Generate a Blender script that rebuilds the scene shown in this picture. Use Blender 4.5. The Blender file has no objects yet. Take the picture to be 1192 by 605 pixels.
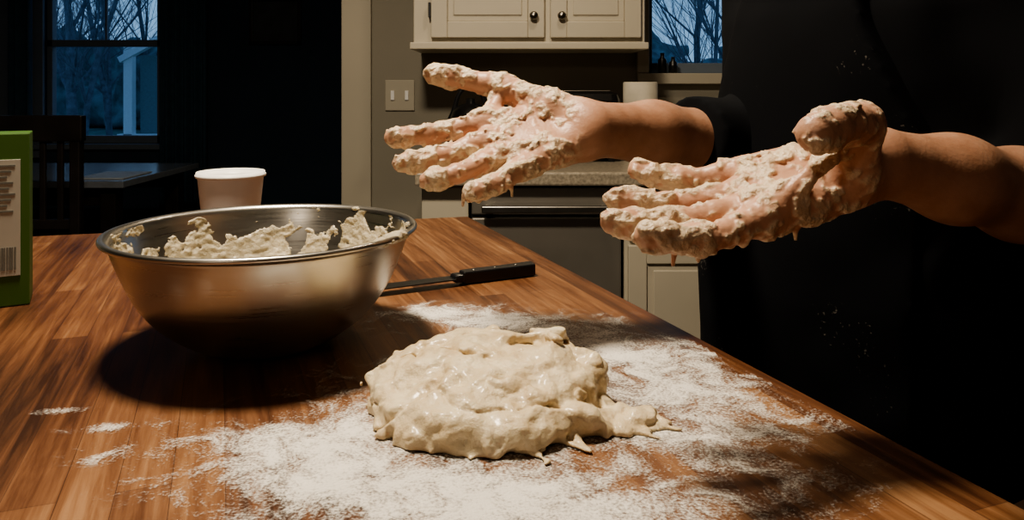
import bpy, math, random
import numpy as np
from mathutils import Vector, Matrix

random.seed(4); RNG=np.random.default_rng(7)
T=0.92          # worktop height
CZ=1.1726       # camera height
scene=bpy.context.scene
scene.view_settings.look='AgX - Medium High Contrast'

# ------------------------------------------------------------------ helpers
def link(o,parent=None):
    scene.collection.objects.link(o)
    if parent is not None: o.parent=parent
    return o
def empty(name):
    e=bpy.data.objects.new(name,None); e.empty_display_size=0.05
    return link(e)
def nodes(name):
    m=bpy.data.materials.new(name); m.use_nodes=True
    nt=m.node_tree; b=nt.nodes['Principled BSDF']
    return m,nt,b
def N(nt,t,**kw):
    n=nt.nodes.new(t)
    for k,v in kw.items(): setattr(n,k,v)
    return n
def mat(name,col,rough=.5,metal=0,noise=.12,nscale=20,bump=0,bscale=60,coat=0,sss=0,spec=.5):
    m,nt,b=nodes(name)
    tc=N(nt,'ShaderNodeTexCoord'); nz=N(nt,'ShaderNodeTexNoise'); nz.inputs['Scale'].default_value=nscale
    nz.inputs['Detail'].default_value=5
    nt.links.new(tc.outputs['Object'],nz.inputs['Vector'])
    r=N(nt,'ShaderNodeValToRGB')
    r.color_ramp.elements[0].position=.3; r.color_ramp.elements[1].position=.7
    r.color_ramp.elements[0].color=(*[c*(1-noise) for c in col],1)
    r.color_ramp.elements[1].color=(*[min(1,c*(1+noise)) for c in col],1)
    nt.links.new(nz.outputs['Fac'],r.inputs['Fac']); nt.links.new(r.outputs['Color'],b.inputs['Base Color'])
    b.inputs['Roughness'].default_value=rough; b.inputs['Metallic'].default_value=metal
    b.inputs['Coat Weight'].default_value=coat; b.inputs['Coat Roughness'].default_value=.15
    b.inputs['Specular IOR Level'].default_value=spec
    if sss:
        b.inputs['Subsurface Weight'].default_value=sss
        b.inputs['Subsurface Radius'].default_value=(.012,.005,.003); b.inputs['Subsurface Scale'].default_value=1
    if bump:
        n2=N(nt,'ShaderNodeTexNoise'); n2.inputs['Scale'].default_value=bscale; n2.inputs['Detail'].default_value=4
        nt.links.new(tc.outputs['Object'],n2.inputs['Vector'])
        bp=N(nt,'ShaderNodeBump'); bp.inputs['Strength'].default_value=bump; bp.inputs['Distance'].default_value=.002
        nt.links.new(n2.outputs['Fac'],bp.inputs['Height']); nt.links.new(bp.outputs['Normal'],b.inputs['Normal'])
    return m
def meshobj(name,v,f,m=None,parent=None,smooth=False):
    me=bpy.data.meshes.new(name); me.from_pydata([tuple(map(float,p)) for p in v],[],[tuple(map(int,q)) for q in f]); me.update()
    if smooth: me.polygons.foreach_set('use_smooth',[True]*len(me.polygons))
    o=bpy.data.objects.new(name,me)
    if m: me.materials.append(m)
    return link(o,parent)
BF=[(0,3,2,1),(4,5,6,7),(0,1,5,4),(1,2,6,5),(2,3,7,6),(3,0,4,7)]
def boxes(name,L,m,parent=None,bevel=.003):
    v=[];f=[]
    for (a,b) in L:
        x0,y0,z0=a;x1,y1,z1=b;k=len(v)
        v+=[(x0,y0,z0),(x1,y0,z0),(x1,y1,z0),(x0,y1,z0),(x0,y0,z1),(x1,y0,z1),(x1,y1,z1),(x0,y1,z1)]
        f+=[tuple(i+k for i in q) for q in BF]
    o=meshobj(name,v,f,m,parent)
    if bevel:
        md=o.modifiers.new('b','BEVEL'); md.width=bevel; md.segments=2; md.limit_method='ANGLE'
    return o
def prism(name,poly,z0,z1,m,parent=None,bevel=.003):
    n=len(poly); v=[(x,y,z0) for x,y in poly]+[(x,y,z1) for x,y in poly]
    f=[tuple(range(n-1,-1,-1)),tuple(range(n,2*n))]+[(i,(i+1)%n,(i+1)%n+n,i+n) for i in range(n)]
    o=meshobj(name,v,f,m,parent)
    if bevel:
        md=o.modifiers.new('b','BEVEL'); md.width=bevel; md.segments=3; md.limit_method='ANGLE'
    return o
def lathe(name,prof,m,loc=(0,0,0),parent=None,seg=96,closed=False):
    v=[];f=[];n=len(prof)
    for i in range(seg):
        a=2*math.pi*i/seg
        for r,z in prof: v.append((loc[0]+r*math.cos(a),loc[1]+r*math.sin(a),loc[2]+z))
    for i in range(seg):
        j=(i+1)%seg
        for k in range(n-1 if not closed else n):
            l=(k+1)%n
            f.append((i*n+k,j*n+k,j*n+l,i*n+l))
    return meshobj(name,v,f,m,parent,True)

# ------------------------------------------------------------------ SDF toolkit
def vnoise(P,scale,seed=0):
    p=P*scale; p=p+seed*17.3; i=np.floor(p); f=(p-i).astype(np.float32); i=i.astype(np.int64)
    u=f*f*(3-2*f)
    def hsh(x,y,z):
        h=(x*374761393+y*668265263+z*1274126177+seed*987643)&0xffffffff
        h=((h^(h>>13))*1274126177)&0xffffffff
        return ((h^(h>>16))&0xffff).astype(np.float32)/65535.
    r=0
    for a in (0,1):
        for b in (0,1):
            for c in (0,1):
                w=(u[:,0] if a else 1-u[:,0])*(u[:,1] if b else 1-u[:,1])*(u[:,2] if c else 1-u[:,2])
                r=r+w*hsh(i[:,0]+a,i[:,1]+b,i[:,2]+c)
    return r
def fbm(P,scale,seed=0,oc=3):
    r=0;a=.5;t=0
    for o in range(oc):
        r=r+a*vnoise(P,scale*2**o,seed+o*3); t+=a; a*=.5
    return r/t
def smin(a,b,k):
    h=np.maximum(k-np.abs(a-b),0)/k
    return np.minimum(a,b)-h*h*k*.25
def cone(P,a,b,r1,r2):
    a=np.array(a,np.float32);b=np.array(b,np.float32);ab=b-a
    d=P-a; h=np.clip(d@ab/float(ab@ab+1e-12),0,1)
    q=d-h[:,None]*ab
    return np.sqrt((q*q).sum(1))-(r1+(r2-r1)*h)
def ell(P,c,r):
    c=np.array(c,np.float32);r=np.array(r,np.float32)
    q=(P-c)/r; k=np.sqrt((q*q).sum(1)); return (k-1)*float(r.min())
def chain(P,pts,rad,k=.004):
    d=None
    for i in range(len(pts)-1):
        c=cone(P,pts[i],pts[i+1],rad[i],rad[i+1]); d=c if d is None else smin(d,c,k)
    return d
def nets(F,org,h):
    s=F<0; nx,ny,nz=F.shape
    cnt=np.zeros((nx-1,ny-1,nz-1),np.int8)
    C=[(a,b,c) for a in (0,1) for b in (0,1) for c in (0,1)]
    for a,b,c in C: cnt+=s[a:nx-1+a,b:ny-1+b,c:nz-1+c]
    act=(cnt>0)&(cnt<8); idx=-np.ones(cnt.shape,np.int64)
    I,J,K=np.nonzero(act); idx[I,J,K]=np.arange(len(I))
    pos=np.zeros((len(I),3)); w=np.zeros(len(I))
    for a in C:
        for ax in range(3):
            if a[ax]==0:
                b=list(a); b[ax]=1
                fa=F[I+a[0],J+a[1],K+a[2]]; fb=F[I+b[0],J+b[1],K+b[2]]
                m=(fa<0)!=(fb<0); t=np.where(m,fa/np.where(m,fa-fb,1),0)
                for q in range(3): pos[:,q]+=m*(a[q]+(t if q==ax else 0))
                w+=m
    V=np.array(org)+h*(np.stack([I,J,K],1)+pos/w[:,None])
    Q=[]
    sa=s[:-1,1:-1,1:-1];sb=s[1:,1:-1,1:-1]; i,j,k=np.nonzero(sa!=sb); fl=sa[i,j,k]; j=j+1;k=k+1
    q=np.stack([idx[i,j-1,k-1],idx[i,j,k-1],idx[i,j,k],idx[i,j-1,k]],1); q[~fl]=q[~fl][:,::-1]; Q.append(q)
    sa=s[1:-1,:-1,1:-1];sb=s[1:-1,1:,1:-1]; i,j,k=np.nonzero(sa!=sb); fl=sa[i,j,k]; i=i+1;k=k+1
    q=np.stack([idx[i-1,j,k-1],idx[i-1,j,k],idx[i,j,k],idx[i,j,k-1]],1); q[~fl]=q[~fl][:,::-1]; Q.append(q)
    sa=s[1:-1,1:-1,:-1];sb=s[1:-1,1:-1,1:]; i,j,k=np.nonzero(sa!=sb); fl=sa[i,j,k]; i=i+1;j=j+1
    q=np.stack([idx[i-1,j-1,k],idx[i,j-1,k],idx[i,j,k],idx[i-1,j,k]],1); q[~fl]=q[~fl][:,::-1]; Q.append(q)
    return V,np.concatenate(Q)
def sdf_obj(name,lo,hi,h,fn,m,parent=None,attr=None):
    n=[int((hi[i]-lo[i])/h)+2 for i in range(3)]
    ax=[lo[i]+h*np.arange(n[i]) for i in range(3)]
    F=np.empty(n,np.float32)
    step=max(1,int(400000/(n[1]*n[2])))
    for x0 in range(0,n[0],step):
        X,Y,Z=np.meshgrid(ax[0][x0:x0+step],ax[1],ax[2],indexing='ij')
        P=np.stack([X.ravel(),Y.ravel(),Z.ravel()],1).astype(np.float32)
        F[x0:x0+step]=fn(P).reshape(X.shape)
    V,Q=nets(F,lo,h)
    me=bpy.data.meshes.new(name); me.from_pydata(V.tolist(),[],Q.tolist()); me.update()
    me.polygons.foreach_set('use_smooth',[True]*len(me.polygons))
    if attr:
        for an,af in attr.items():
            a=me.attributes.new(an,'FLOAT','POINT'); a.data.foreach_set('value',af(V.astype(np.float32)).astype(np.float32))
    me.materials.append(m)
    return link(bpy.data.objects.new(name,me),parent)
def sm(x,a,b):
    t=np.clip((x-a)/(b-a),0,1); return t*t*(3-2*t)

# ------------------------------------------------------------------ materials
def wood_block():
    m,nt,b=nodes('butcher_block'); L=nt.links.new
    tc=N(nt,'ShaderNodeTexCoord')
    br=N(nt,'ShaderNodeTexBrick'); br.offset=.37; br.inputs['Scale'].default_value=1
    br.inputs['Brick Width'].default_value=.55; br.inputs['Row Height'].default_value=.032
    br.inputs['Mortar Size'].default_value=.0003; br.inputs['Mortar Smooth'].default_value=.5
    br.inputs['Color1'].default_value=(.25,.25,.25,1); br.inputs['Color2'].default_value=(.70,.70,.70,1); br.inputs['Mortar'].default_value=(.1,.1,.1,1)
    L(tc.outputs['Object'],br.inputs['Vector'])
    r=N(nt,'ShaderNodeValToRGB'); e=r.color_ramp.elements
    e[0].position=0; e[0].color=(.038,.014,.007,1); e[1].position=1; e[1].color=(.30,.16,.078,1)
    x=e.new(.35); x.color=(.108,.042,.018,1); x=e.new(.65); x.color=(.185,.083,.036,1)
    mp=N(nt,'ShaderNodeMapping'); mp.inputs['Scale'].default_value=(3.2,60,5); L(tc.outputs['Object'],mp.inputs['Vector'])
    nz=N(nt,'ShaderNodeTexNoise'); nz.inputs['Scale'].default_value=1.8; nz.inputs['Detail'].default_value=9; nz.inputs['Roughness'].default_value=.66; nz.inputs['Distortion'].default_value=.5
    L(mp.outputs['Vector'],nz.inputs['Vector'])
    mx=N(nt,'ShaderNodeMath',operation='MULTIPLY_ADD'); L(nz.outputs['Fac'],mx.inputs[0]); mx.inputs[1].default_value=1.6; mx.inputs[2].default_value=-.8
    wn=N(nt,'ShaderNodeTexNoise'); wn.inputs['Scale'].default_value=4; wn.inputs['Detail'].default_value=5; L(tc.outputs['Object'],wn.inputs['Vector'])
    wm=N(nt,'ShaderNodeMath',operation='MULTIPLY_ADD'); L(wn.outputs['Fac'],wm.inputs[0]); wm.inputs[1].default_value=1.1; wm.inputs[2].default_value=-.55
    ad0=N(nt,'ShaderNodeMath',operation='ADD'); L(mx.outputs[0],ad0.inputs[0]); L(wm.outputs[0],ad0.inputs[1])
    ad=N(nt,'ShaderNodeMath',operation='ADD'); ad.use_clamp=True
    L(br.outputs['Color'],ad.inputs[0]); L(ad0.outputs[0],ad.inputs[1]); L(ad.outputs[0],r.inputs['Fac'])
    dk=N(nt,'ShaderNodeMix',data_type='RGBA',blend_type='MIX'); dm=N(nt,'ShaderNodeMath',operation='MULTIPLY'); dm.inputs[1].default_value=.5
    L(br.outputs['Fac'],dm.inputs[0]); L(dm.outputs[0],dk.inputs[0]); L(r.outputs['Color'],dk.inputs[6]); dk.inputs[7].default_value=(.04,.016,.008,1)
    L(dk.outputs[2],b.inputs['Base Color'])
    rr=N(nt,'ShaderNodeMapRange'); L(nz.outputs['Fac'],rr.inputs[0]); rr.inputs[3].default_value=.28; rr.inputs[4].default_value=.5
    L(rr.outputs[0],b.inputs['Roughness'])
    bp=N(nt,'ShaderNodeBump'); bp.inputs['Strength'].default_value=.25; bp.inputs['Distance'].default_value=.001
    L(nz.outputs['Fac'],bp.inputs['Height']); L(bp.outputs['Normal'],b.inputs['Normal'])
    return m
M_wood=wood_block()
def flour_mat():
    m,nt,b=nodes('flour'); L=nt.links.new
    tc=N(nt,'ShaderNodeTexCoord'); at=N(nt,'ShaderNodeAttribute',attribute_name='dens')
    n1=N(nt,'ShaderNodeTexNoise'); n1.inputs['Scale'].default_value=26; n1.inputs['Detail'].default_value=10; n1.inputs['Roughness'].default_value=.74
    n1.inputs['Distortion'].default_value=.7
    L(tc.outputs['Object'],n1.inputs['Vector'])
    n2=N(nt,'ShaderNodeTexNoise'); n2.inputs['Scale'].default_value=480; n2.inputs['Detail'].default_value=3
    L(tc.outputs['Object'],n2.inputs['Vector'])
    a=N(nt,'ShaderNodeMath',operation='MULTIPLY_ADD'); L(n1.outputs['Fac'],a.inputs[0]); a.inputs[1].default_value=3.2; a.inputs[2].default_value=-1.6-.50
    a2=N(nt,'ShaderNodeMath',operation='MULTIPLY_ADD'); L(n2.outputs['Fac'],a2.inputs[0]); a2.inputs[1].default_value=1.3; a2.inputs[2].default_value=-.65
    s=N(nt,'ShaderNodeMath',operation='ADD'); L(a.outputs[0],s.inputs[0]); L(a2.outputs[0],s.inputs[1])
    s2=N(nt,'ShaderNodeMath',operation='ADD'); L(s.outputs[0],s2.inputs[0]); L(at.outputs['Fac'],s2.inputs[1])
    mr=N(nt,'ShaderNodeMapRange'); mr.interpolation_type='SMOOTHSTEP'; mr.inputs[1].default_value=-.35; mr.inputs[2].default_value=.65; mr.inputs[4].default_value=.93
    L(s2.outputs[0],mr.inputs[0])
    g=N(nt,'ShaderNodeMapRange'); L(at.outputs['Fac'],g.inputs[0]); g.inputs[1].default_value=.03; g.inputs[2].default_value=.14
    mu=N(nt,'ShaderNodeMath',operation='MULTIPLY'); L(mr.outputs[0],mu.inputs[0]); L(g.outputs[0],mu.inputs[1])
    L(mu.outputs[0],b.inputs['Alpha'])
    b.inputs['Base Color'].default_value=(.86,.82,.76,1); b.inputs['Roughness'].default_value=.95; b.inputs['Specular IOR Level'].default_value=.1
    bp=N(nt,'ShaderNodeBump'); bp.inputs['Strength'].default_value=.6; bp.inputs['Distance'].default_value=.002; L(s.outputs[0],bp.inputs['Height']); L(bp.outputs['Normal'],b.inputs['Normal'])
    return m
def dough_mat(name='wet_dough',c0=(.56,.43,.26),c1=(.76,.65,.46),rough=.45,coat=.30,bs=.7):
    m,nt,b=nodes(name); L=nt.links.new
    tc=N(nt,'ShaderNodeTexCoord'); n1=N(nt,'ShaderNodeTexNoise'); n1.inputs['Scale'].default_value=45; n1.inputs['Detail'].default_value=6
    L(tc.outputs['Object'],n1.inputs['Vector'])
    r=N(nt,'ShaderNodeValToRGB'); r.color_ramp.elements[0].position=.3; r.color_ramp.elements[1].position=.7
    r.color_ramp.elements[0].color=(*c0,1); r.color_ramp.elements[1].color=(*c1,1)
    L(n1.outputs['Fac'],r.inputs['Fac']); L(r.outputs['Color'],b.inputs['Base Color'])
    b.inputs['Roughness'].default_value=rough; b.inputs['Coat Weight'].default_value=coat; b.inputs['Coat Roughness'].default_value=.2
    b.inputs['Subsurface Weight'].default_value=.12; b.inputs['Subsurface Radius'].default_value=(.006,.004,.002); b.inputs['Subsurface Scale'].default_value=1
    n2=N(nt,'ShaderNodeTexNoise'); n2.inputs['Scale'].default_value=150; n2.inputs['Detail'].default_value=7; n2.inputs['Roughness'].default_value=.6; L(tc.outputs['Object'],n2.inputs['Vector'])
    bp=N(nt,'ShaderNodeBump'); bp.inputs['Strength'].default_value=bs; bp.inputs['Distance'].default_value=.003; L(n2.outputs['Fac'],bp.inputs['Height']); L(bp.outputs['Normal'],b.inputs['Normal'])
    return m
def hand_mat():
    m,nt,b=nodes('doughy_skin'); L=nt.links.new
    tc=N(nt,'ShaderNodeTexCoord'); at=N(nt,'ShaderNodeAttribute',attribute_name='dough'); ap=N(nt,'ShaderNodeAttribute',attribute_name='palm')
    n1=N(nt,'ShaderNodeTexNoise'); n1.inputs['Scale'].default_value=60; n1.inputs['Detail'].default_value=5; L(tc.outputs['Object'],n1.inputs['Vector'])
    rs=N(nt,'ShaderNodeValToRGB'); rs.color_ramp.elements[0].position=.3; rs.color_ramp.elements[1].position=.7
    rs.color_ramp.elements[0].color=(.35,.18,.11,1); rs.color_ramp.elements[1].color=(.44,.245,.16,1); L(n1.outputs['Fac'],rs.inputs['Fac'])
    pk=N(nt,'ShaderNodeMix',data_type='RGBA'); L(ap.outputs['Fac'],pk.inputs[0]); L(rs.outputs['Color'],pk.inputs[6]); pk.inputs[7].default_value=(.53,.29,.195,1)
    rd=N(nt,'ShaderNodeValToRGB'); rd.color_ramp.elements[0].position=.3; rd.color_ramp.elements[1].position=.7
    rd.color_ramp.elements[0].color=(.60,.45,.31,1); rd.color_ramp.elements[1].color=(.76,.63,.46,1); L(n1.outputs['Fac'],rd.inputs['Fac'])
    mx=N(nt,'ShaderNodeMix',data_type='RGBA'); L(at.outputs['Fac'],mx.inputs[0]); L(pk.outputs[2],mx.inputs[6]); L(rd.outputs['Color'],mx.inputs[7])
    L(mx.outputs[2],b.inputs['Base Color'])
    ro=N(nt,'ShaderNodeMapRange'); L(at.outputs['Fac'],ro.inputs[0]); ro.inputs[3].default_value=.42; ro.inputs[4].default_value=.36; L(ro.outputs[0],b.inputs['Roughness'])
    b.inputs['Subsurface Weight'].default_value=.10; b.inputs['Subsurface Radius'].default_value=(.006,.003,.002); b.inputs['Subsurface Scale'].default_value=1
    n2=N(nt,'ShaderNodeTexNoise'); n2.inputs['Scale'].default_value=300; n2.inputs['Detail'].default_value=5; L(tc.outputs['Object'],n2.inputs['Vector'])
    ms=N(nt,'ShaderNodeMath',operation='MULTIPLY_ADD'); L(at.outputs['Fac'],ms.inputs[0]); ms.inputs[1].default_value=.75; ms.inputs[2].default_value=.14
    bp=N(nt,'ShaderNodeBump'); bp.inputs['Distance'].default_value=.0025; L(ms.outputs[0],bp.inputs['Strength']); L(n2.outputs['Fac'],bp.inputs['Height']); L(bp.outputs['Normal'],b.inputs['Normal'])
    return m
def steel():
    m,nt,b=nodes('brushed_steel'); L=nt.links.new
    b.inputs['Metallic'].default_value=1; b.inputs['Base Color'].default_value=(.54,.52,.48,1)
    tc=N(nt,'ShaderNodeTexCoord'); mp=N(nt,'ShaderNodeMapping'); mp.inputs['Scale'].default_value=(6,6,300); L(tc.outputs['Object'],mp.inputs['Vector'])
    n=N(nt,'ShaderNodeTexNoise'); n.inputs['Scale'].default_value=2; n.inputs['Detail'].default_value=6; L(mp.outputs['Vector'],n.inputs['Vector'])
    r=N(nt,'ShaderNodeMapRange'); L(n.outputs['Fac'],r.inputs[0]); r.inputs[3].default_value=.2; r.inputs[4].default_value=.42; L(r.outputs[0],b.inputs['Roughness'])
    bp=N(nt,'ShaderNodeBump'); bp.inputs['Strength'].default_value=.08; bp.inputs['Distance'].default_value=.0005; L(n.outputs['Fac'],bp.inputs['Height']); L(bp.outputs['Normal'],b.inputs['Normal'])
    return m
def cloth(name,col,speck=True):
    m,nt,b=nodes(name); L=nt.links.new
    tc=N(nt,'ShaderNodeTexCoord'); n=N(nt,'ShaderNodeTexNoise'); n.inputs['Scale'].default_value=230; n.inputs['Detail'].default_value=2; L(tc.outputs['Object'],n.inputs['Vector'])
    n3=N(nt,'ShaderNodeTexNoise'); n3.inputs['Scale'].default_value=9; L(tc.outputs['Object'],n3.inputs['Vector'])
    mm=N(nt,'ShaderNodeMath',operation='MULTIPLY'); L(n.outputs['Fac'],mm.inputs[0]); L(n3.outputs['Fac'],mm.inputs[1])
    r=N(nt,'ShaderNodeMapRange'); L(mm.outputs[0],r.inputs[0]); r.inputs[1].default_value=.40; r.inputs[2].default_value=.46; r.inputs[4].default_value=.25 if speck else 0
    mx=N(nt,'ShaderNodeMix',data_type='RGBA'); L(r.outputs[0],mx.inputs[0]); mx.inputs[6].default_value=(*col,1); mx.inputs[7].default_value=(.45,.42,.38,1)
    L(mx.outputs[2],b.inputs['Base Color']); b.inputs['Roughness'].default_value=.95; b.inputs['Specular IOR Level'].default_value=.1
    return m
M_flour=flour_mat(); M_dough=dough_mat(); M_dough2=dough_mat('smeared_dough',(.34,.29,.20),(.58,.51,.38),.5,.2,.9); M_hand=hand_mat(); M_steel=steel()
M_black=cloth('black_cotton',(.006,.0065,.008),False); M_apron=cloth('black_apron_cloth',(.005,.0055,.007)); M_pants=cloth('dark_denim',(.012,.014,.02),False)
M_cream=mat('cream_cabinet_paint',(.56,.51,.41),.45,noise=.04,nscale=4)
M_wallk=mat('kitchen_wall_paint',(.28,.255,.205),.85,noise=.05,nscale=3,bump=.1,bscale=200)
M_wallw=mat('cream_trim_paint',(.44,.40,.32),.6,noise=.04,nscale=3)
M_navy=mat('navy_wall_paint',(.035,.055,.08),.9,noise=.1,nscale=3,spec=.15)
M_darkroom=mat('dim_wall_paint',(.12,.11,.10),.9,noise=.1,nscale=3)
M_floor=mat('dark_floor_boards',(.06,.035,.02),.5,noise=.3,nscale=6)
M_ceil=mat('ceiling_paint',(.50,.46,.42),.9,noise=.03)
M_stone=mat('speckled_stone',(.36,.31,.24),.3,noise=.35,nscale=120)
M_blk=mat('black_plastic',(.012,.012,.013),.32,noise=.1,nscale=50)
M_dwood=mat('dark_stained_wood',(.025,.02,.018),.3,noise=.3,nscale=10)
M_white=mat('white_ceramic',(.88,.87,.85),.35,noise=.02,nscale=5)
M_metal=mat('knob_metal',(.25,.23,.2),.3,1)
M_curtain=mat('navy_curtain',(.03,.075,.11),.95,noise=.2,nscale=20)
M_green=mat('green_cardboard',(.055,.125,.022),.5,noise=.06,nscale=8)
M_label=mat('printed_label',(.45,.43,.37),.5,noise=.03,nscale=30)
M_bark=mat('hazy_bark',(.11,.14,.175),.95,noise=.4,nscale=8)  # bluish dusk haze mixed into the bark colour
M_grass=mat('dusk_lawn',(.09,.15,.13),.95,noise=.5,nscale=2)
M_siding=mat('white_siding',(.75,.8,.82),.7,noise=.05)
M_hedge=mat('dusk_foliage',(.10,.16,.18),.95,noise=.6,nscale=2)
def glassm():
    m,nt,b=nodes('window_glass'); L=nt.links.new
    t=N(nt,'ShaderNodeBsdfTransparent'); g=N(nt,'ShaderNodeBsdfGlossy'); g.inputs['Roughness'].default_value=.02
    x=N(nt,'ShaderNodeMixShader'); x.inputs[0].default_value=.06
    L(t.outputs[0],x.inputs[1]); L(g.outputs[0],x.inputs[2]); L(x.outputs[0],nt.nodes['Material Output'].inputs['Surface']); return m
M_glass=glassm()

# ------------------------------------------------------------------ room shell
boxes('floor',[((-4.6,-2.2,-.06),(2.6,5.1,0))],M_floor,bevel=0)
boxes('ceiling',[((-4.6,-2.2,2.45),(2.6,5.1,2.5))],M_ceil,bevel=0)
boxes('wall_left',[((-4.7,-2.2,0),(-4.6,5.1,2.45))],M_navy,bevel=0)
boxes('wall_right',[((2.6,-2.2,0),(2.7,3.02,2.45))],M_darkroom,bevel=0)
boxes('wall_front',[((-4.6,-2.3,0),(2.6,-2.2,2.45))],M_darkroom,bevel=0)
boxes('wall_back',[((-.55,2.9,0),(.51,3.02,2.45)),((.51,2.9,0),(1.25,3.02,1.22)),((.51,2.9,2.12),(1.25,3.02,2.45)),((1.25,2.9,0),(2.6,3.02,2.45)),((-4.6,2.9,2.2),(-.55,3.02,2.45))],M_wallk,bevel=0)
boxes('trim_1',[((-.635,2.875,0),(-.525,2.899,2.2)),((-.575,2.9,0),(-.552,3.04,2.2))],M_wallw)
WX=[(-3.02,-2.27),(-4.1,-3.30)]; Z0,Z1=.80,2.12
boxes('wall_dining',[((-2.27,5.0,0),(-.4,5.12,2.45)),((-3.30,5.0,0),(-3.02,5.12,2.45)),((-4.6,5.0,0),(-4.1,5.12,2.45)),
  ((-4.1,5.0,0),(-3.30,5.12,Z0)),((-3.02,5.0,0),(-2.27,5.12,Z0)),((-4.1,5.0,Z1),(-3.30,5.12,2.45)),((-3.02,5.0,Z1),(-2.27,5.12,2.45))],M_navy,bevel=0)
boxes('wall_dining_right',[((-.5,3.02,0),(-.4,5.0,2.45))],M_navy,bevel=0)
M_frame=mat('window_frame_paint',(.14,.17,.21),.6,noise=.05)
for i,(a,b) in enumerate(WX):
    w=empty('window_%d'%(i+1))
    mz=1.45
    boxes('sash',[((a,5.02,Z0),(a+.035,5.07,Z1)),((b-.035,5.02,Z0),(b,5.07,Z1)),((a,5.02,Z0),(b,5.07,Z0+.05)),((a,5.02,Z1-.04),(b,5.07,Z1)),((a,5.02,mz-.022),(b,5.07,mz+.022)),
        (((a+b)/2-.006,5.035,mz),((a+b)/2+.006,5.055,Z1))],M_frame,w)
    boxes('casing',[((a-.09,4.975,Z0-.09),(a,4.999,Z1+.09)),((b,4.975,Z0-.09),(b+.09,4.999,Z1+.09)),((a-.11,4.95,Z0-.035),(b+.11,4.999,Z0))],M_frame,w)
    boxes('pane',[((a+.03,5.044,Z0+.04),(b-.03,5.047,Z1-.03))],M_glass,w,0)
w=empty('window_3')
boxes('casing',[((.465,2.87,1.22),(.51,2.899,2.2)),((.465,2.86,1.18),(1.32,2.899,1.22)),((1.25,2.87,1.22),(1.32,2.899,2.2)),((.51,2.87,2.12),(1.25,2.899,2.2))],M_wallw,w)
boxes('sash',[((.51,2.95,1.22),(.535,2.99,2.12)),((1.22,2.95,1.22),(1.25,2.99,2.12)),((.51,2.95,1.22),(1.25,2.99,1.26)),((.51,2.95,1.66),(1.25,2.99,1.7)),((.51,2.95,2.08),(1.25,2.99,2.12))],M_frame,w)
boxes('pane',[((.53,2.968,1.25),(1.23,2.971,2.1))],M_glass,w,0)
def curtain(name,x0,x1,y,z0,z1,waves=5):
    v=[];f=[];n=60
    for i in range(n+1):
        t=i/n; x=x0+(x1-x0)*t; yy=y+.025*math.sin(t*waves*2*math.pi)
        v+=[(x,yy,z0),(x,yy,z1)]
    for i in range(n): f.append((2*i,2*i+2,2*i+3,2*i+1))
    o=meshobj(name,v,f,M_curtain,None,True); md=o.modifiers.new('s','SOLIDIFY'); md.thickness=.006
curtain('curtain',-2.23,-1.93,4.90,.05,2.25)
curtain('curtain.001',-3.19,-3.04,4.90,.05,2.25,2)
pf=empty('picture_frame'); boxes('frame',[((-1.69,4.97,1.44),(-1.36,4.995,1.46)),((-1.69,4.97,1.72),(-1.36,4.995,1.74)),((-1.69,4.97,1.44),(-1.67,4.995,1.74)),((-1.38,4.97,1.44),(-1.36,4.995,1.74))],M_dwood,pf)
boxes('print',[((-1.67,4.985,1.46),(-1.38,4.99,1.72))],mat('dim_print',(.03,.035,.04),.6,noise=.4,nscale=12),pf,0)

# outside: lawn, trees, neighbour porch
boxes('lawn',[((-30,5.4,-.5),(14,45,-.45))],M_grass,bevel=0)
def tree(name,x,y,h,r,seed):
    rn=random.Random(seed); cu=bpy.data.curves.new(name,'CURVE'); cu.dimensions='3D'; cu.bevel_depth=1; cu.bevel_resolution=2
    def br(p,d,l,r,lev):
        sp=cu.splines.new('POLY'); k=6; sp.points.add(k-1); q=Vector(p)
        for i in range(k):
            t=i/(k-1); sp.points[i].co=(*q,1); sp.points[i].radius=r*(1-.75*t)
            d=(d+Vector((rn.uniform(-.15,.15),rn.uniform(-.15,.15),rn.uniform(-.02,.12)))).normalized()
            if lev<3 and i>0:
                for _ in range(3 if lev<2 else 1):
                    nd=(d+Vector((rn.uniform(-1,1),rn.uniform(-1,1),rn.uniform(-.1,.7)))).normalized()
                    br(q.copy(),nd,l*.5,r*(1-.75*t)*.4,lev+1)
            q=q+d*l/(k-1)
    br((x,y,-.449),Vector((0,0,1)),h,r,0)
    cu.materials.append(M_bark); o=bpy.data.objects.new(name,cu); link(o)
for i,(x,y,h,r) in enumerate([(-9.6,17,7,.12),(-13.5,24,8,.14),(-8.6,15.5,6,.07),(-17,27,8,.14),(-10.9,21,7,.09),(-16,21,9,.13),(-12.3,26,7,.1),(-14.6,28,8,.1),(4.6,19,7,.11),(6.4,22,8,.12),(4.0,15,6,.06)]):
    tree('bare_tree' if i==0 else 'bare_tree.%03d'%i,x,y,h,r,i+3)
def hedge(P):
    d=None
    for i in range(16):
        c=(-26+i*2.6,31+1.2*math.sin(i*2.3),-.3); e=ell(P,c,(2.3,1.8,2.3+1.3*abs(math.sin(i*1.7))))
        d=e if d is None else smin(d,e,.5)
    return np.maximum(d-(fbm(P,1.3,5)-.5)*1.6,-.44-P[:,2])
sdf_obj('hedge',(-30,27,-.8),(17,35,4.6),.3,hedge,M_hedge)
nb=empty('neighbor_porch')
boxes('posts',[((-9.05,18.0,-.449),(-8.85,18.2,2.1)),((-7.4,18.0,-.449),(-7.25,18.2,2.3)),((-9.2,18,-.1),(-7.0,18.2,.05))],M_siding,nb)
m_=boxes('gable',[((-1.3,-.1,-.07),(1.3,.1,.07))],M_siding,nb); m_.location=(-8.0,18.05,2.4); m_.rotation_euler=(0,-.5,0)
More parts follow.
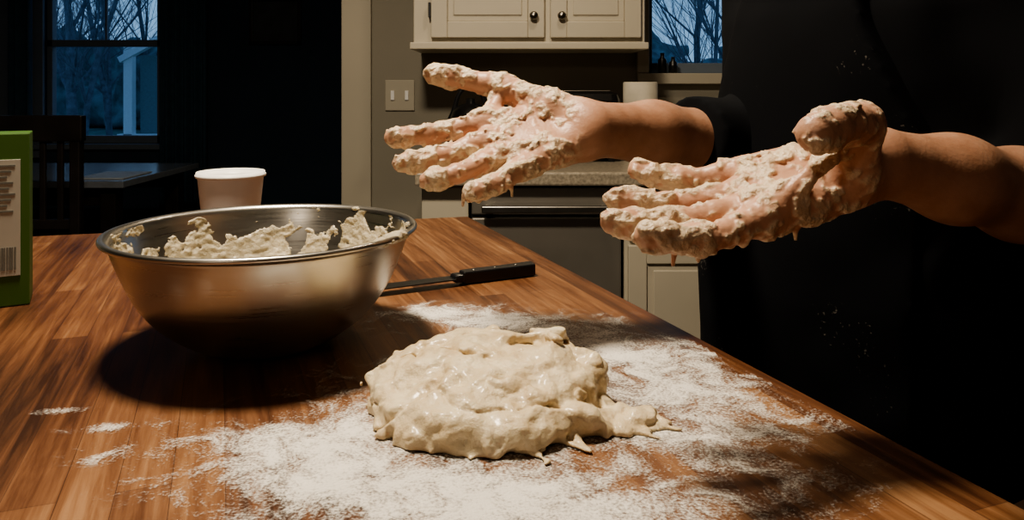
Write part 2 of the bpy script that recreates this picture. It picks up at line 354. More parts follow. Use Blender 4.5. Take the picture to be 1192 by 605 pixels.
boxes('siding',[((-8.8,18.3,-.449),(-6.2,18.5,1.9))],mat('pale_siding',(.16,.22,.24),.8,noise=.1),nb)

# ------------------------------------------------------------------ kitchen run
uc=empty('upper_cabinet')
boxes('carcass',[((-.33,2.59,1.31),(.445,2.898,2.3))],M_cream,uc)
def door(name,x0,x1,z0,z1,y,par,m=M_cream,st=.055):
    return boxes(name,[((x0,y-.02,z0),(x0+st,y,z1)),((x1-st,y-.02,z0),(x1,y,z1)),((x0+st,y-.02,z0),(x1-st,y,z0+st)),((x0+st,y-.02,z1-st),(x1-st,y,z1)),((x0+st,y-.011,z0+st),(x1-st,y,z1-st)),((x0+st+.02,y-.016,z0+st+.02),(x1-st-.02,y,z1-st-.02))],m,par,.003)
door('door_leaf_a',-.27,.108,1.333,2.24,2.59,uc); door('door_leaf_b',.128,.43,1.333,2.24,2.59,uc)
boxes('valance',[((-.34,2.57,1.295),(.455,2.898,1.318))],M_cream,uc)
def knob(x,y,z,par,name='knob'):
    o=lathe(name,[(0,-.024),(.010,-.023),(.0145,-.017),(.012,-.010),(.006,-.006),(.006,0),(0,0)],M_metal,(0,0,0),par,24)
    o.rotation_euler=(-math.pi/2,0,0); o.location=(x,y,z)
knob(.072,2.57,1.405,uc); knob(.165,2.57,1.405,uc)
boxes('hinges',[((-.278,2.562,1.40),(-.27,2.59,1.45))],M_blk,uc,.001)
bc=empty('base_cabinet')
boxes('carcass',[((-.27,2.31,.10),(-.13,2.895,.878)),((.335,2.31,.10),(1.9,2.895,.878)),((-.27,2.37,0),(1.9,2.895,.10))],M_cream,bc)
door('door_leaf_a',.345,.80,.12,.70,2.31,bc); door('drawer_front',.345,.80,.72,.865,2.31,bc,st=.03); door('door_leaf_b',.82,1.3,.12,.70,2.31,bc)
boxes('stone_counter',[((-.285,2.26,.88),(1.9,2.898,.92))],M_stone,bc,.006)
dw=empty('dishwasher')
boxes('tub',[((-.125,2.33,.11),(.33,2.85,.875))],M_blk,dw)
boxes('steel_door',[((-.12,2.30,.13),(.325,2.33,.78)),((-.12,2.30,.79),(.325,2.33,.87))],mat('dishwasher_steel',(.30,.275,.24),.45,.6,noise=.1,nscale=5),dw,.004)
hb=boxes('bar_handle',[((-.09,2.255,.80),(.295,2.27,.822)),((-.08,2.262,.803),(-.06,2.30,.82)),((.265,2.262,.803),(.285,2.30,.82))],mat('handle_steel',(.45,.43,.40),.3,1),dw,.004)
sw=empty('light_switch')
boxes('plate',[((-.475,2.892,1.08),(-.365,2.8995,1.195))],M_wallw,sw,.003)
boxes('toggles',[((-.453,2.886,1.12),(-.440,2.893,1.155)),((-.400,2.886,1.12),(-.387,2.893,1.155))],M_white,sw,.001)
to=empty('toaster')
boxes('body',[((.14,2.55,.935),(.36,2.72,1.155))],mat('toaster_shell',(.03,.028,.027),.25,.6),to,.03)
boxes('slots_and_lever',[((.17,2.59,1.15),(.33,2.61,1.158)),((.17,2.65,1.15),(.33,2.67,1.158)),((.13,2.62,1.06),(.145,2.65,1.075))],M_metal,to,.002)
boxes('feet',[((.16,2.57,.92),(.18,2.59,.94)),((.32,2.57,.92),(.34,2.59,.94)),((.16,2.68,.92),(.18,2.70,.94)),((.32,2.68,.92),(.34,2.70,.94))],M_blk,to,.001)
ke=empty('kettle')
lathe('kettle_body',[(0,0),(.085,0),(.092,.02),(.085,.10),(.06,.17),(.045,.185),(.015,.195),(.015,.21),(0,.212)],mat('kettle_dark_steel',(.05,.05,.05),.25,.8),(-.14,2.6,.92),ke,48)
cu=bpy.data.curves.new('kettle_handle','CURVE'); cu.dimensions='3D'; cu.bevel_depth=.008; sp=cu.splines.new('BEZIER'); sp.bezier_points.add(2)
for p,c in zip(sp.bezier_points,[(-.21,2.6,1.06),(-.14,2.6,1.17),(-.07,2.6,1.06)]): p.co=c; p.handle_left_type=p.handle_right_type='AUTO'
cu.materials.append(M_blk); link(bpy.data.objects.new('kettle_handle',cu),ke)
lathe('paper_towel_roll',[(.02,0),(.055,0),(.058,.004),(.058,.262),(.055,.266),(.02,.266)],mat('paper_towel',(.62,.57,.47),.9),(.435,2.62,.92),None,40,True)
for i,(x,h,r) in enumerate([(.56,.075,.016),(.60,.06,.016)]):
    lathe('spice_bottle' if i==0 else 'spice_bottle.001',[(0,0),(r,0),(r,h*.65),(r*.5,h*.78),(r*.5,h),(0,h)],M_blk,(x,2.880,1.2205),None,24)

# ------------------------------------------------------------------ dining table + chair (dark room)
dt=empty('dining_table')
boxes('table_top',[((-3.1,3.42,.72),(-1.72,4.25,.75))],mat('blue_lit_table_top',(.20,.22,.25),.2),dt,.004)  # blue window light on the top is put into its base colour
boxes('table_legs',[((x,y,0),(x+.07,y+.07,.72)) for x in (-3.05,-1.85) for y in (3.47,4.12)]+[((-3.0,3.5,.63),(-1.8,3.53,.72)),((-3.0,4.14,.63),(-1.8,4.17,.72))],M_dwood,dt)
pl=empty('place_setting'); boxes('folded_paper',[((-1.98,3.5,.7505),(-1.76,3.78,.756))],mat('pale_paper',(.5,.55,.6),.5),pl,.001)
def chair(name,cx,cy,rot):
    e=empty(name)
    boxes('seat',[((-.22,-.21,.44),(.22,.21,.475))],M_dwood,e,.01)
    boxes('legs',[((-.21,-.21,0),(-.17,-.17,1.04)),((.17,-.21,0),(.21,-.17,1.04)),((-.21,.16,0),(-.17,.2,.44)),((.17,.16,0),(.21,.2,.44)),((-.19,-.2,.2),(-.17,.19,.225)),((.17,-.2,.2),(.19,.19,.225))],M_dwood,e,.005)
    boxes('back_rails',[((-.22,-.215,.96),(.22,-.175,1.06)),((-.2,-.2,.62),(.2,-.18,.66))]+[((x-.012,-.198,.64),(x+.012,-.182,.98)) for x in (-.13,-.065,0,.065,.13)],M_dwood,e,.005)
    e.location=(cx,cy,0); e.rotation_euler=(0,0,rot); return e
chair('dining_chair',-1.88,3.16,.06); chair('dining_chair.001',-2.54,3.16,-.06)

# ------------------------------------------------------------------ island
A=Vector((-.085,1.5)); E=Vector((.354,-.935)).normalized(); Lf=Vector((-.9646,-.2635)).normalized()
isl=empty('kitchen_island')
ang=math.atan2(E.y,E.x)
def loc2(p): 
    d=p-A; return (d.x*math.cos(-ang)-d.y*math.sin(-ang), d.x*math.sin(-ang)+d.y*math.cos(-ang))
def isl_poly(inset):
    a=A+E*inset+Lf*inset; b=A+Lf*(1.25-inset)+E*inset; c=A+Lf*(1.25-inset)+E*(2.2-inset); d=A+Lf*inset+E*(2.2-inset)
    return [loc2(q) for q in (a,b,c,d)]
top=prism('butcher_block_top',isl_poly(0),T-.042,T,M_wood,isl,.004)
top.location=(A.x,A.y,0); top.rotation_euler=(0,0,ang)
base=prism('island_base',isl_poly(.045),0,T-.042,mat('island_paint',(.05,.05,.05),.6),isl,.004); base.location=(A.x,A.y,0); base.rotation_euler=(0,0,ang)

# flour
def dens(x,y):
    D=np.zeros_like(x)
    for cx,cy,rx,ry,a,ro in [(-.01,.60,.15,.14,.40,0),(-.14,.545,.065,.05,.72,.2),(-.07,.48,.10,.045,.75,-.2),(.03,.46,.11,.035,.65,0),(.14,.66,.06,.10,.66,.4),(.13,.55,.07,.05,.52,-.4),
        (-.02,.83,.10,.04,.85,-.15),(-.09,.86,.05,.03,.6,0),(.09,.74,.08,.06,.60,0),(-.35,.60,.016,.005,.55,.1),(-.29,.572,.03,.006,.40,.15),(-.26,.53,.04,.010,.28,.1),(-.08,.70,.05,.05,.25,0)]:
        c,s=math.cos(ro),math.sin(ro); u=(x-cx)*c+(y-cy)*s; v=-(x-cx)*s+(y-cy)*c
        D=np.maximum(D,0)+a*np.exp(-((u/rx)**2+(v/ry)**2)*.9)*(1-.45*np.clip(D,0,1))
    return np.clip(D,0,1.1)
gx=np.arange(-.46,.36,.004); gy=np.arange(.36,.95,.004)
X,Y=np.meshgrid(gx,gy,indexing='ij'); D=dens(X,Y)
Pn=np.stack([X.ravel(),Y.ravel(),X.ravel()*0],1)
D=np.clip(D+(fbm(Pn,22,8).reshape(D.shape)-.5)*.5*np.clip(D*3,0,1),0,1.1)
dist=(X-A.x)*.935+(Y-A.y)*.354
D=np.where(dist<-.012,D,0)
Zf=T+.0006+.0022*np.clip(D.ravel(),0,1)*fbm(Pn,70,3)**2
nxg,nyg=X.shape; V=np.stack([X.ravel(),Y.ravel(),Zf],1)
ii,jj=np.meshgrid(np.arange(nxg-1),np.arange(nyg-1),indexing='ij'); k=(ii*nyg+jj).ravel()
Dk=D.ravel()
F=np.stack([k,k+nyg,k+nyg+1,k+1],1); F=F[Dk[F].min(1)>.02]
fl=meshobj('flour_dusting',V,F,M_flour,None,True)
at=fl.data.attributes.new('dens','FLOAT','POINT'); at.data.foreach_set('value',Dk.astype(np.float32))

# dough: slumped, folded mound
def dough_sdf(P):
    Q=P-np.array((.006,.004,0),np.float32)
    P=Q
    w=np.stack([fbm(P,24,1)-.5,fbm(P,24,4)-.5,(fbm(P,24,8)-.5)*.6],1)
    Q=Q+w*.022
    d=ell(Q,(-.026,.606,T+.003),(.092,.085,.041))
    d=smin(d,ell(Q,(-.02,.622,T+.018),(.072,.056,.026)),.015)
    sw=[(-.085,.60,T+.020),(-.066,.640,T+.029),(-.02,.658,T+.036),(.03,.645,T+.035),(.056,.608,T+.026),(.035,.572,T+.021)]
    d=smin(d,chain(Q,sw,[.011,.012,.012,.012,.012,.010]),.005)
    d=smin(d,chain(Q,[(.03,.640,T+.044),(.0,.632,T+.045),(-.045,.615,T+.035)],[.009,.008,.007]),.004)
    d=smin(d,chain(Q,[(.01,.648,T+.045),(.025,.620,T+.043),(.01,.600,T+.036)],[.006,.007,.006]),.003)
    d=smin(d,chain(Q,[(-.075,.585,T+.025),(-.025,.572,T+.032),(.02,.585,T+.031)],[.009,.010,.008]),.004)
    d=smin(d,chain(Q,[(-.094,.578,T+.012),(-.055,.542,T+.012),(.0,.536,T+.012),(.045,.552,T+.012)],[.013,.013,.013,.012]),.008)
    d=smin(d,ell(Q,(.072,.575,T+.003),(.030,.022,.012)),.008)
    d=smin(d,ell(Q,(.096,.566,T+.001),(.018,.010,.006)),.006)
    m=np.abs(d)<.02
    pm=P[m]
    pw=pm+(np.stack([vnoise(pm,45,41),vnoise(pm,45,42),vnoise(pm,45,43)],1)-.5)*.022
    n1=vnoise(pw*np.array((.7,1.25,1.),np.float32),48,11); rid=1-np.abs(2*n1-1)
    edge=1-sm(pm[:,2],T+.008,T+.03)
    d[m]-= (fbm(pw,58,15,2)-.5)*.0070 - (rid**6)*.0030 +(vnoise(pm,130,3)-.5)*(.0016+.002*edge)+(vnoise(pm,260,2)-.5)*.0011
    for a,b,r in [((.0,.535,T+.002),(.018,.512,T+.001),.0018),((.018,.512,T+.001),(.012,.500,T+.001),.0014),((.03,.54,T+.003),(.045,.528,T+.001),.0018),((.04,.545,T+.003),(.05,.522,T+.001),.0014),((.10,.566,T+.002),(.118,.560,T+.001),.0018),((.085,.555,T+.002),(.10,.545,T+.001),.0018),((-.03,.53,T+.002),(-.034,.515,T+.001),.0016)]:
        d=smin(d,cone(P,a,b,r,r*.8),.006)
    return np.maximum(d,(T+.0012)-P[:,2])
sdf_obj('bread_dough',(-.15,.48,T-.004),(.15,.73,T+.08),.0013,dough_sdf,M_dough)

# ------------------------------------------------------------------ mixing bowl
bowl=empty('mixing_bowl'); BX,BY=-.2427,.7624
outer=[(0,.0),(.048,.0),(.062,.004),(.082,.015),(.103,.033),(.119,.055),(.1305,.08),(.138,.100),(.1405,.107),(.146,.1085),(.148,.111),(.1465,.1135),(.1425,.1135)]
inner=[(.1385,.110),(.136,.100),(.1285,.08),(.117,.056),(.101,.035),(.080,.017),(.061,.006),(.047,.002),(0,.002)]
def refine(pr,n=4):
    out=[]
    for i in range(len(pr)-1):
        p0=pr[max(i-1,0)];p1=pr[i];p2=pr[i+1];p3=pr[min(i+2,len(pr)-1)]
        for j in range(n):
            t=j/n
            out.append(tuple(.5*((2*p1[q])+(-p0[q]+p2[q])*t+(2*p0[q]-5*p1[q]+4*p2[q]-p3[q])*t*t+(-p0[q]+3*p1[q]-3*p2[q]+p3[q])*t**3) for q in (0,1)))
    out.append(pr[-1]); return [(max(0,r),max(0,z)) for r,z in out]
lathe('steel_shell',refine(outer+inner,3),M_steel,(BX,BY,T+.0008),bowl,160)
ri=refine(inner,18)[::-1]; rz=np.array([(r,z) for r,z in ri]); nseg=560
th=np.linspace(0,2*math.pi,nseg,endpoint=False)
tang=np.gradient(rz,axis=0); nl=np.sqrt((tang**2).sum(1))+1e-9; nr=-tang[:,1]/nl; nzv=tang[:,0]/nl
R0,TH=np.meshgrid(rz[:,0],th,indexing='ij'); Z0_,_=np.meshgrid(rz[:,1],th,indexing='ij'); NR,_=np.meshgrid(nr,th,indexing='ij'); NZ,_=np.meshgrid(nzv,th,indexing='ij')
Pp=np.stack([(R0*np.cos(TH)).ravel(),(R0*np.sin(TH)).ravel(),Z0_.ravel()*1.3],1)
n_=fbm(Pp,40,21,5).reshape(R0.shape); nf=fbm(Pp,150,9,3).reshape(R0.shape)
hgt=np.clip(Z0_/.11,0,1)
# film reaches high on the far/right wall, breaks into specks toward the rim
side=.06*np.clip(np.cos(TH),0,1)
thr=.31-side+.30*np.clip((hgt-.62)/.30,0,1)
cov=np.clip((n_-thr)/.025,0,1)
tk=np.where(n_>thr,.0003+cov*.0004+np.clip(nf-.38,0,1)*.0065*cov,-.001)
tk=np.minimum(tk,.0024)
tk=np.where(hgt<.12,np.maximum(tk,.002+nf*.005),tk)
off=np.where(tk>0,tk,-.0004)
RR=R0+NR*off; ZZ=Z0_+NZ*off
V=np.stack([(BX+RR*np.cos(TH)).ravel(),(BY+RR*np.sin(TH)).ravel(),(T+.0008+ZZ).ravel()],1)
a_,b_=np.meshgrid(np.arange(R0.shape[0]-1),np.arange(nseg),indexing='ij'); a_=a_.ravel();b_=b_.ravel(); b2=(b_+1)%nseg
F=np.stack([a_*nseg+b_,a_*nseg+b2,(a_+1)*nseg+b2,(a_+1)*nseg+b_],1); tf=tk.ravel(); F=F[tf[F].max(1)>0]
meshobj('dough_residue',V,F,M_dough2,bowl,True)
def rimsm(P):
    d=None
    for an,r in [(-.15,.005),(-.25,.006),(-.32,.006),(-.42,.004),(-.5,.005),(-.62,.0035),(.1,.004),(.2,.003),(1.1,.003),(-2.9,.003)]:
        c=(BX+.140*math.cos(an),BY+.140*math.sin(an),T+.1115); e=ell(P,c,(r*1.3,r*1.3,r*.7)); d=e if d is None else smin(d,e,.006)
    return d-(fbm(P,160,3)-.5)*.005
sdf_obj('rim_smears',(BX-.16,BY-.16,T+.095),(BX+.16,BY+.16,T+.13),.0016,rimsm,M_dough2,bowl)

# ------------------------------------------------------------------ cup, knife, box
lathe('paper_cup',refine([(0,.002),(.030,.002),(.0315,0),(.033,.002),(.0445,.122),(.0475,.124),(.048,.1275),(.0455,.129),(.0435,.127),(.0425,.12),(.032,.008),(0,.006)],3),M_white,(-.40,1.10,T),None,64)
kn=empty('kitchen_knife')
ka=math.atan2(.915-1.035,-.20-.031)
def kn_world(o):
    o.location=(.031,1.035,T); o.rotation_euler=(0,0,ka)
hs=[(0,-.009),(.004,-.0115),(.02,-.010),(.05,-.0085),(.085,-.0095),(.108,-.008),(.108,.008),(.085,.0085),(.05,.0085),(.02,.0095),(.004,.009)]
kn_world(prism('handle',hs,.001,.017,M_blk,kn,.004))
kn_world(boxes('bolster',[((.106,-.0095,.004),(.120,.0095,.014))],M_blk,kn,.003))
kn_world(prism('blade',[(.118,-.011),(.20,-.012),(.235,-.009),(.258,.006),(.262,.010),(.118,.010)],.008,.0098,mat('knife_steel',(.10,.10,.10),.35,1),kn,.0006))
for q in (.03,.06,.09):
    o=lathe('rivet',[(0,0),(.002,0),(.002,.0172),(0,.0173)],M_metal,(0,0,0),kn,16); o.location=(.031+q*math.cos(ka),1.035+q*math.sin(ka),T)
gb=empty('cereal_box')
boxes('carton',[((-.16,0,0),(0,.055,.198))],M_green,gb,.0015)
boxes('label_panel',[((-.15,-.0012,.035),(-.009,0,.168))],M_label,gb,.0004)
tx=[((-.145,-.0018,.160-i*.0065),(-.014-(i*37%5)*.002,-.0011,.1620-i*.0065)) for i in range(9)]
tx+=[((-.040+i*.0025,-.0018,.042),(-.0388+i*.0025+(i%3)*.0004,-.0011,.068)) for i in range(11)]
boxes('printed_text',tx,mat('label_print',(.16,.16,.14),.6),gb,0)
gb.location=(-.557,.893,T+.0005); gb.rotation_euler=(0,0,.5)

# ------------------------------------------------------------------ PERSON
per=empty('person')
def W(x,y,zr): return (x,y,CZ+zr)
def pads(pts,r0,r1):
    P=[];R=[]; n=len(pts)-1
    for i in range(n):
        a=np.array(pts[i]);b=np.array(pts[i+1]); ra=r0+(r1-r0)*i/n; rb=r0+(r1-r0)*(i+1)/n
        P+=[tuple(a),tuple(a*.5+b*.5)]; R+=[ra-.0005,(ra+rb)*.5+.0009]
    P.append(pts[-1]);R.append(r1); return P,R
def make_hand(name,fing,thumb,meta,extra,wrist,arm,armr,lo,hi,xw,seed,tipx,tn,gobs):
    def body(P):
        palm=None
        for a,b,r1,r2 in meta:
            c=cone(P,a,b,r1,r2); palm=c if palm is None else smin(palm,c,.011)
        for c,r in extra: palm=smin(palm,ell(P,c,r),.012)
        for i in range(len(arm)-1):
            palm=smin(palm,cone(P,arm[i],arm[i+1],armr[i],armr[i+1]),.022)
        out=palm
        for pts,r0,r1 in fing+[thumb]:
            pp,rr=pads(pts,r0,r1)
            out=np.minimum(out,smin(palm,chain(P,pp,rr,.003),.008))
        return out
    def thick(P):
        n=fbm(P,80,seed,3); n2=vnoise(P,320,seed+5); n3=vnoise(P,170,seed+9)
        k=sm(-P[:,0],-(xw+.0),-(xw-.045))
        tip=sm(-P[:,0],-tipx,-(tipx-.05))
        g=0
        for c,r in gobs:
            q=P-np.array(c,np.float32); g=np.maximum(g,1-np.sqrt((q*q).sum(1))/r)
        t=np.clip(n-(.49-.10*tip-.14*g),0,.15)*.012+ ((n2-.45)*.0022+(n3-.45)*.0028)*sm(n+.1*g,.42,.52)
        return np.clip(t,0,.0034)*k
    def f(P):
        d=body(P); m=np.abs(d)<.012
        d[m]-=thick(P[m])
        for a,b,r in tn: d=smin(d,cone(P,a,b,r,r*.7),.004)
        return d
    def palmat(P): return sm(-P[:,0],-(xw+.03),-(xw-.03))
    return sdf_obj(name,lo,hi,.00125,f,M_hand,per,{'dough':lambda P: np.clip(sm(thick(P),.0,.0015)*.86+.08*sm(-P[:,0],-xw,-(xw-.04)),0,1),'palm':palmat})
# far (right) hand
wr=W(.0836,.80,-.0444)
I_=[W(-.0276,.80,-.0373),W(-.0737,.79,-.0483),W(-.0988,.78,-.0503),W(-.1190,.77,-.0513)]
M_=[W(-.0243,.78,-.0546),W(-.0646,.765,-.068),W(-.0889,.755,-.073),W(-.1072,.748,-.0748)]
R_=[W(-.0119,.765,-.068),W(-.0419,.74,-.0800),W(-.0633,.73,-.0865),W(-.0786,.722,-.088)]
L_=[W(.0134,.755,-.0772),W(-.0089,.73,-.0895),W(-.0249,.722,-.0952),W(-.038,.716,-.0995)]
Th=[W(.0396,.81,-.0225),W(-.0074,.83,-.0018),W(-.0473,.835,.0064),W(-.0830,.83,.0128)]
meta=[(W(.062,.808,-.034),I_[0],.016,.0125),(W(.064,.803,-.044),M_[0],.016,.0125),(W(.067,.796,-.052),R_[0],.016,.012),(W(.070,.79,-.058),L_[0],.017,.012),
      (W(.062,.808,-.030),Th[0],.017,.017),(Th[0],Th[1],.0175,.0125),(Th[1],I_[0],.007,.007)]
extra=[(W(.034,.785,-.062),(.032,.02,.015))]
make_hand('right_hand',[(I_,.0100,.0084),(M_,.0100,.0084),(R_,.0095,.0080),(L_,.0088,.0074)],(Th[1:],.0120,.0100),meta,extra,wr,
   [wr,W(.155,.85,-.0525),W(.235,.905,-.0660),W(.30,.942,-.075)],[.0280,.0325,.038,.041],(-.15,.69,CZ-.14),(.29,.98,CZ+.04),.080,31,-.03,
   [(W(-.045,.722,-.102),W(-.046,.722,-.112),.0020),(W(.0,.735,-.097),W(.0,.735,-.105),.0018)],[(W(-.08,.83,.012),.03),(W(.02,.755,-.08),.03),(W(-.035,.72,-.095),.03)])
# near (left) hand
wr=W(.2797,.58,-.058)
L_=[W(.1738,.585,-.0650),W(.1399,.592,-.0710),W(.1176,.594,-.0705),W(.0965,.597,-.0650)]
R_=[W(.1674,.562,-.0770),W(.1258,.560,-.0860),W(.0981,.560,-.0855),W(.0765,.562,-.0810)]
M_=[W(.166,.545,-.0865),W(.1172,.53,-.0930),W(.0898,.525,-.0940),W(.0681,.522,-.0915)]
I_=[W(.1702,.53,-.0915),W(.131,.505,-.0990),W(.1071,.496,-.0985),W(.086,.490,-.0950)]
Th=[W(.2431,.555,-.0617),W(.240,.53,-.0265),W(.2142,.50,-.0243),W(.1865,.475,-.0290)]
meta=[(W(.262,.588,-.052),L_[0],.016,.0115),(W(.258,.58,-.057),R_[0],.016,.012),(W(.254,.572,-.065),M_[0],.016,.0125),(W(.250,.564,-.073),I_[0],.016,.0125),
      (W(.258,.575,-.055),Th[0],.018,.018),(Th[0],Th[1],.018,.014),(Th[1],I_[0],.005,.006)]
extra=[(W(.215,.578,-.066),(.032,.018,.015))]
make_hand('left_hand',[(I_,.0092,.0079),(M_,.0095,.0082),(R_,.0090,.0077),(L_,.0083,.0071)],(Th[1:],.0128,.0120),meta,extra,wr,
   [wr,W(.3428,.60,-.072),W(.42,.64,-.090),W(.505,.685,-.106)],[.0255,.0305,.035,.0375],(.04,.44,CZ-.16),(.51,.74,CZ+.01),.272,57,.15,
   [(W(.105,.500,-.107),W(.104,.500,-.116),.002),(W(.12,.502,-.107),W(.121,.502,-.114),.0018),(W(.198,.54,-.100),W(.198,.54,-.107),.002)],[(W(.187,.475,-.029),.035),(W(.10,.50,-.10),.05),(W(.19,.525,-.09),.04)])
# clothed body
SD=np.array((-.354,.935),np.float32); FD=np.array((-.935,-.354),np.float32)
KZ=[.82,.95,1.10,1.25,1.36,1.42,1.46,1.50]; KA=[.195,.200,.19,.195,.182,.125,.066,.055]; KB=[.148,.150,.140,.132,.107,.078,.060,.055]
KX=[.402,.402,.408,.42,.425,.428,.425,.42]; KY=[.905,.905,.902,.895,.892,.89,.888,.886]
def torso(P,g=0):
    z=P[:,2]; a=np.interp(z,KZ,KA)+g; b=np.interp(z,KZ,KB)+g; cx=np.interp(z,KZ,KX); cy=np.interp(z,KZ,KY)
    dx=P[:,0]-cx; dy=P[:,1]-cy; s=dx*SD[0]+dy*SD[1]; f=dx*FD[0]+dy*FD[1]
    k=np.sqrt((s/a)**2+(f/b)**2); return (k-1)*np.minimum(a,b),s,f
sF=(.37,1.055,1.365); eF=(.31,.945,1.0976); wF=(.0836,.80,1.1282)
sN=(.487,.727,1.365); eN=(.505,.685,1.0646); wN=(.2797,.58,1.1146)
def shirt(P):
    d,_,_=torso(P); d=np.maximum(d,np.maximum(.80-P[:,2],P[:,2]-1.465))
    for s,e,w,cut in ((sF,eF,wF,.125),(sN,eN,wN,.055)):
        e_=np.array(e,np.float32); dr=np.array(w,np.float32)-e_; dr/=np.linalg.norm(dr)
        c=cone(P,s,e,.070,.055)
        cf=e_+dr*(cut+.08)
        fa=np.maximum(cone(P,e,tuple(cf),.056,.045),(P-e_)@dr-cut)
        d=smin(d,smin(c,fa,.02),.03)
    m=np.abs(d)<.03; pm=P[m].copy(); pm[:,2]*=.6
    d[m]-=(fbm(pm,14,4,2)-.5)*.022
    return d
sdf_obj('shirt',(.12,.55,.78),(.70,1.18,1.50),.0055,shirt,M_black,per)
def apron(P):
    d,s,f=torso(P,.010); wv=.165-.07*sm(P[:,2],1.08,1.28)
    z=P[:,2]
    d2=np.maximum(np.maximum(d,.03-f),np.maximum(np.abs(s)-wv,z-1.30))
    d2=np.maximum(d2,.55-z)
    return d2-(fbm(P,12,9,2)-.5)*.01
sdf_obj('apron',(.16,.65,.52),(.64,1.15,1.34),.006,apron,M_apron,per)
def pants(P):
    d=None; z=P[:,2]
    t,_,_=torso(P,-.006); hip=np.maximum(np.maximum(t,.78-z),z-.88); d=hip
    c=np.array((.40,.91))
    for sg in (1,-1):
        h=c+SD*.09*sg; kx=c+SD*.10*sg+FD*.01; ax=c+SD*.10*sg-FD*.02
        d=smin(d,chain(P,[(h[0],h[1],.84),(kx[0],kx[1],.48),(ax[0],ax[1],.10)],[.092,.066,.052],.02),.03)
    return np.maximum(d,.07-z)-(fbm(P,14,2,2)-.5)*.012
sdf_obj('trousers',(.1,.60,.03),(.70,1.2,.93),.008,pants,M_pants,per)
def shoes(P):
    d=None;c=np.array((.40,.91))
    for sg in (1,-1):
        a=c+SD*.10*sg-FD*.055; b=c+SD*.105*sg+FD*.10
        e=cone(P,(a[0],a[1],.045),(b[0],b[1],.032),.045,.036); u=c+SD*.10*sg-FD*.02
        e=smin(e,cone(P,(u[0],u[1],.05),(u[0],u[1],.10),.042,.04),.02); d=e if d is None else np.minimum(d,e)
    return np.maximum(d,.001-P[:,2])
sdf_obj('shoes',(.12,.62,-.02),(.70,1.2,.16),.006,shoes,M_blk,per)
# head
M_skin=mat('face_skin',(.50,.25,.155),.5,noise=.08,nscale=30,sss=.1); M_hair=mat('brown_hair',(.03,.018,.010),.6,noise=.4,nscale=90,bump=.8,bscale=120)
HC=np.array((.405,.88,1.615)); F3=np.array((FD[0],FD[1],-.25)); F3/=np.linalg.norm(F3); S3=np.array((SD[0],SD[1],0)); S3/=np.linalg.norm(S3); U3=np.cross(S3,F3); U3*=np.sign(U3[2])
def Hp(f,s,u): return tuple(HC+F3*f+S3*s+U3*u)
def hl(P): 
    d=P-HC.astype(np.float32); return np.stack([d@F3,d@S3,d@U3],1).astype(np.float32)
def head(P):
    q=hl(P)
    d=ell(q,(-.012,0,.02),(.095,.076,.092)); d=smin(d,ell(q,(.03,0,-.045),(.055,.056,.07)),.03)
    d=smin(d,ell(q,(.06,0,-.095),(.022,.024,.018)),.02)
    d=smin(d,cone(q,(.082,0,.015),(.103,0,-.022),.008,.012),.012)
    for s in (1,-1):
        d=smin(d,ell(q,(.072,.032*s,.022),(.016,.022,.008)),.01)
        d=np.maximum(d,-(ell(q,(.092,.031*s,.004),(.014,.016,.010))))
        d=smin(d,ell(q,(-.005,.078*s,-.005),(.018,.008,.03)),.006)
        d=smin(d,ell(q,(.06,.035*s,-.03),(.022,.018,.018)),.015)
    d=smin(d,cone(q,(.084,-.018,-.058),(.084,.018,-.058),.007,.007),.005)
    d=smin(d,cone(q,(.082,-.015,-.070),(.082,.015,-.070),.008,.008),.005)
    return smin(d,cone(P,(.425,.888,1.43),tuple(HC+F3*-.02+U3*-.05),.056,.05),.025)
sdf_obj('head',(.24,.74,1.40),(.56,1.02,1.76),.0032,head,M_skin,per)
def hair(P):
    q=hl(P); d=ell(q,(-.018,0,.028),(.104,.087,.098))
    d=np.maximum(d,-(ell(q,(.085,0,-.045),(.085,.10,.095)))); d=np.maximum(d,-.075-q[:,2])
    return d-(fbm(P*np.array((1,1,.4),np.float32),90,3)-.5)*.012
sdf_obj('hair',(.24,.74,1.48),(.56,1.02,1.78),.004,hair,M_hair,per)
M_eye=mat('eye_white',(.7,.68,.65),.2); 
for s in (1,-1):
    for nm,rr,ff,mm in (('eyeball',.0115,.080,M_eye),('iris',.0055,.0872,M_blk)):
        o=lathe(nm,[(rr*math.sin(a),-rr*math.cos(a)) for a in np.linspace(0,math.pi,13)],mm,Hp(ff,.031*s,.004),per,20)

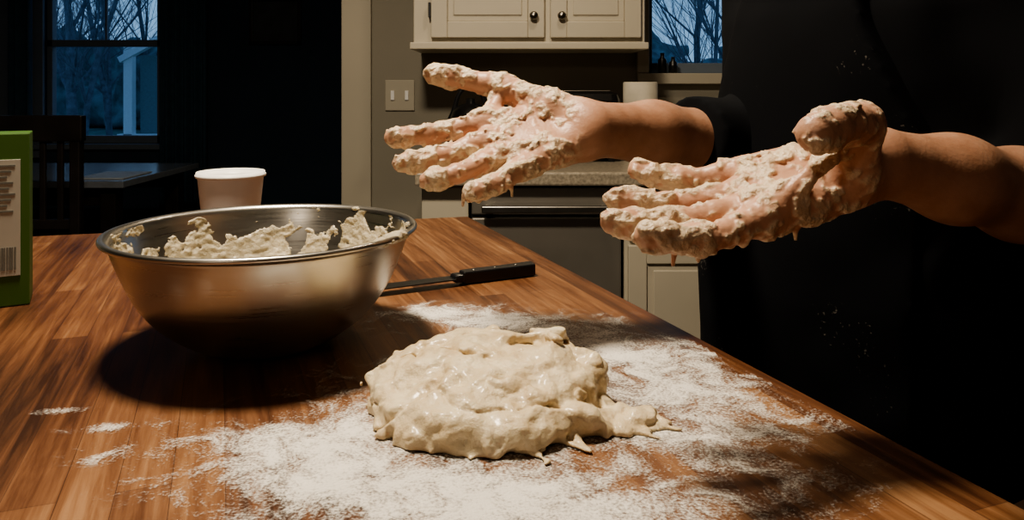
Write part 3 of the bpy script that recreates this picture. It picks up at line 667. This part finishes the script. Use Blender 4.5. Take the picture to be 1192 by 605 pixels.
# ------------------------------------------------------------------ lights
def area(name,loc,power,size,col,rot=(0,0,0),parent=None):
    l=bpy.data.lights.new(name,'AREA'); l.shape='DISK'; l.size=size; l.energy=power; l.color=col
    o=bpy.data.objects.new(name,l); o.location=loc; o.rotation_euler=rot; return link(o,parent)
for nm,x,y,p,c,s in [('ceiling_downlight',-.38,.82,46,(1,.86,.66),.26),('kitchen_fill',.2,1.9,5,(1,.82,.6),.1)]:  # second lamp is an added warm fill for the kitchen background
    lamp=empty(nm)
    lathe('trim_ring',[(.135,0),(.165,0),(.165,-.008),(.135,-.012)],M_white,(x,y,2.449),lamp,48,True)
    area('bulb',(x,y,2.435),p,s,c,parent=lamp)
pn=empty('added_fill_lamp')  # added fill light out of view behind camera; shade and cord dress it
PX,PY=-.75,-1.35
lathe('fill_lamp_shade',[(.02,.14),(.05,.13),(.15,0),(.153,.002),(.052,.135),(.02,.145)],M_dwood,(PX,PY,1.95),pn,48,True)
lathe('fill_lamp_cord',[(0,0),(.004,0),(.004,.37),(0,.37)],M_blk,(PX,PY,2.08),pn,12)
pl_=bpy.data.lights.new('bulb','POINT'); pl_.energy=14; pl_.shadow_soft_size=.06; pl_.color=(1,.84,.66)
po=bpy.data.objects.new('bulb',pl_); po.location=(PX,PY,1.93); link(po,pn)
w=bpy.data.worlds.new('dusk_sky'); scene.world=w; w.use_nodes=True; nt=w.node_tree; bg=nt.nodes['Background']
tc=N(nt,'ShaderNodeTexCoord'); sx=N(nt,'ShaderNodeSeparateXYZ'); nt.links.new(tc.outputs['Generated'],sx.inputs[0])
r=N(nt,'ShaderNodeValToRGB'); r.color_ramp.elements[0].position=0; r.color_ramp.elements[0].color=(.20,.37,.58,1); r.color_ramp.elements[1].position=.6; r.color_ramp.elements[1].color=(.10,.22,.45,1)
nt.links.new(sx.outputs['Z'],r.inputs['Fac']); nt.links.new(r.outputs['Color'],bg.inputs['Color']); bg.inputs['Strength'].default_value=1.35

# ------------------------------------------------------------------ camera
cd=bpy.data.cameras.new('camera'); cam=bpy.data.objects.new('camera',cd); link(cam)
cam.location=(0,0,CZ); cam.rotation_euler=(math.pi/2,0,0)
cd.sensor_fit='HORIZONTAL'; cd.sensor_width=36; cd.lens=900/1192*36; cd.shift_y=-202.5/1192; cd.clip_start=.02
scene.camera=cam
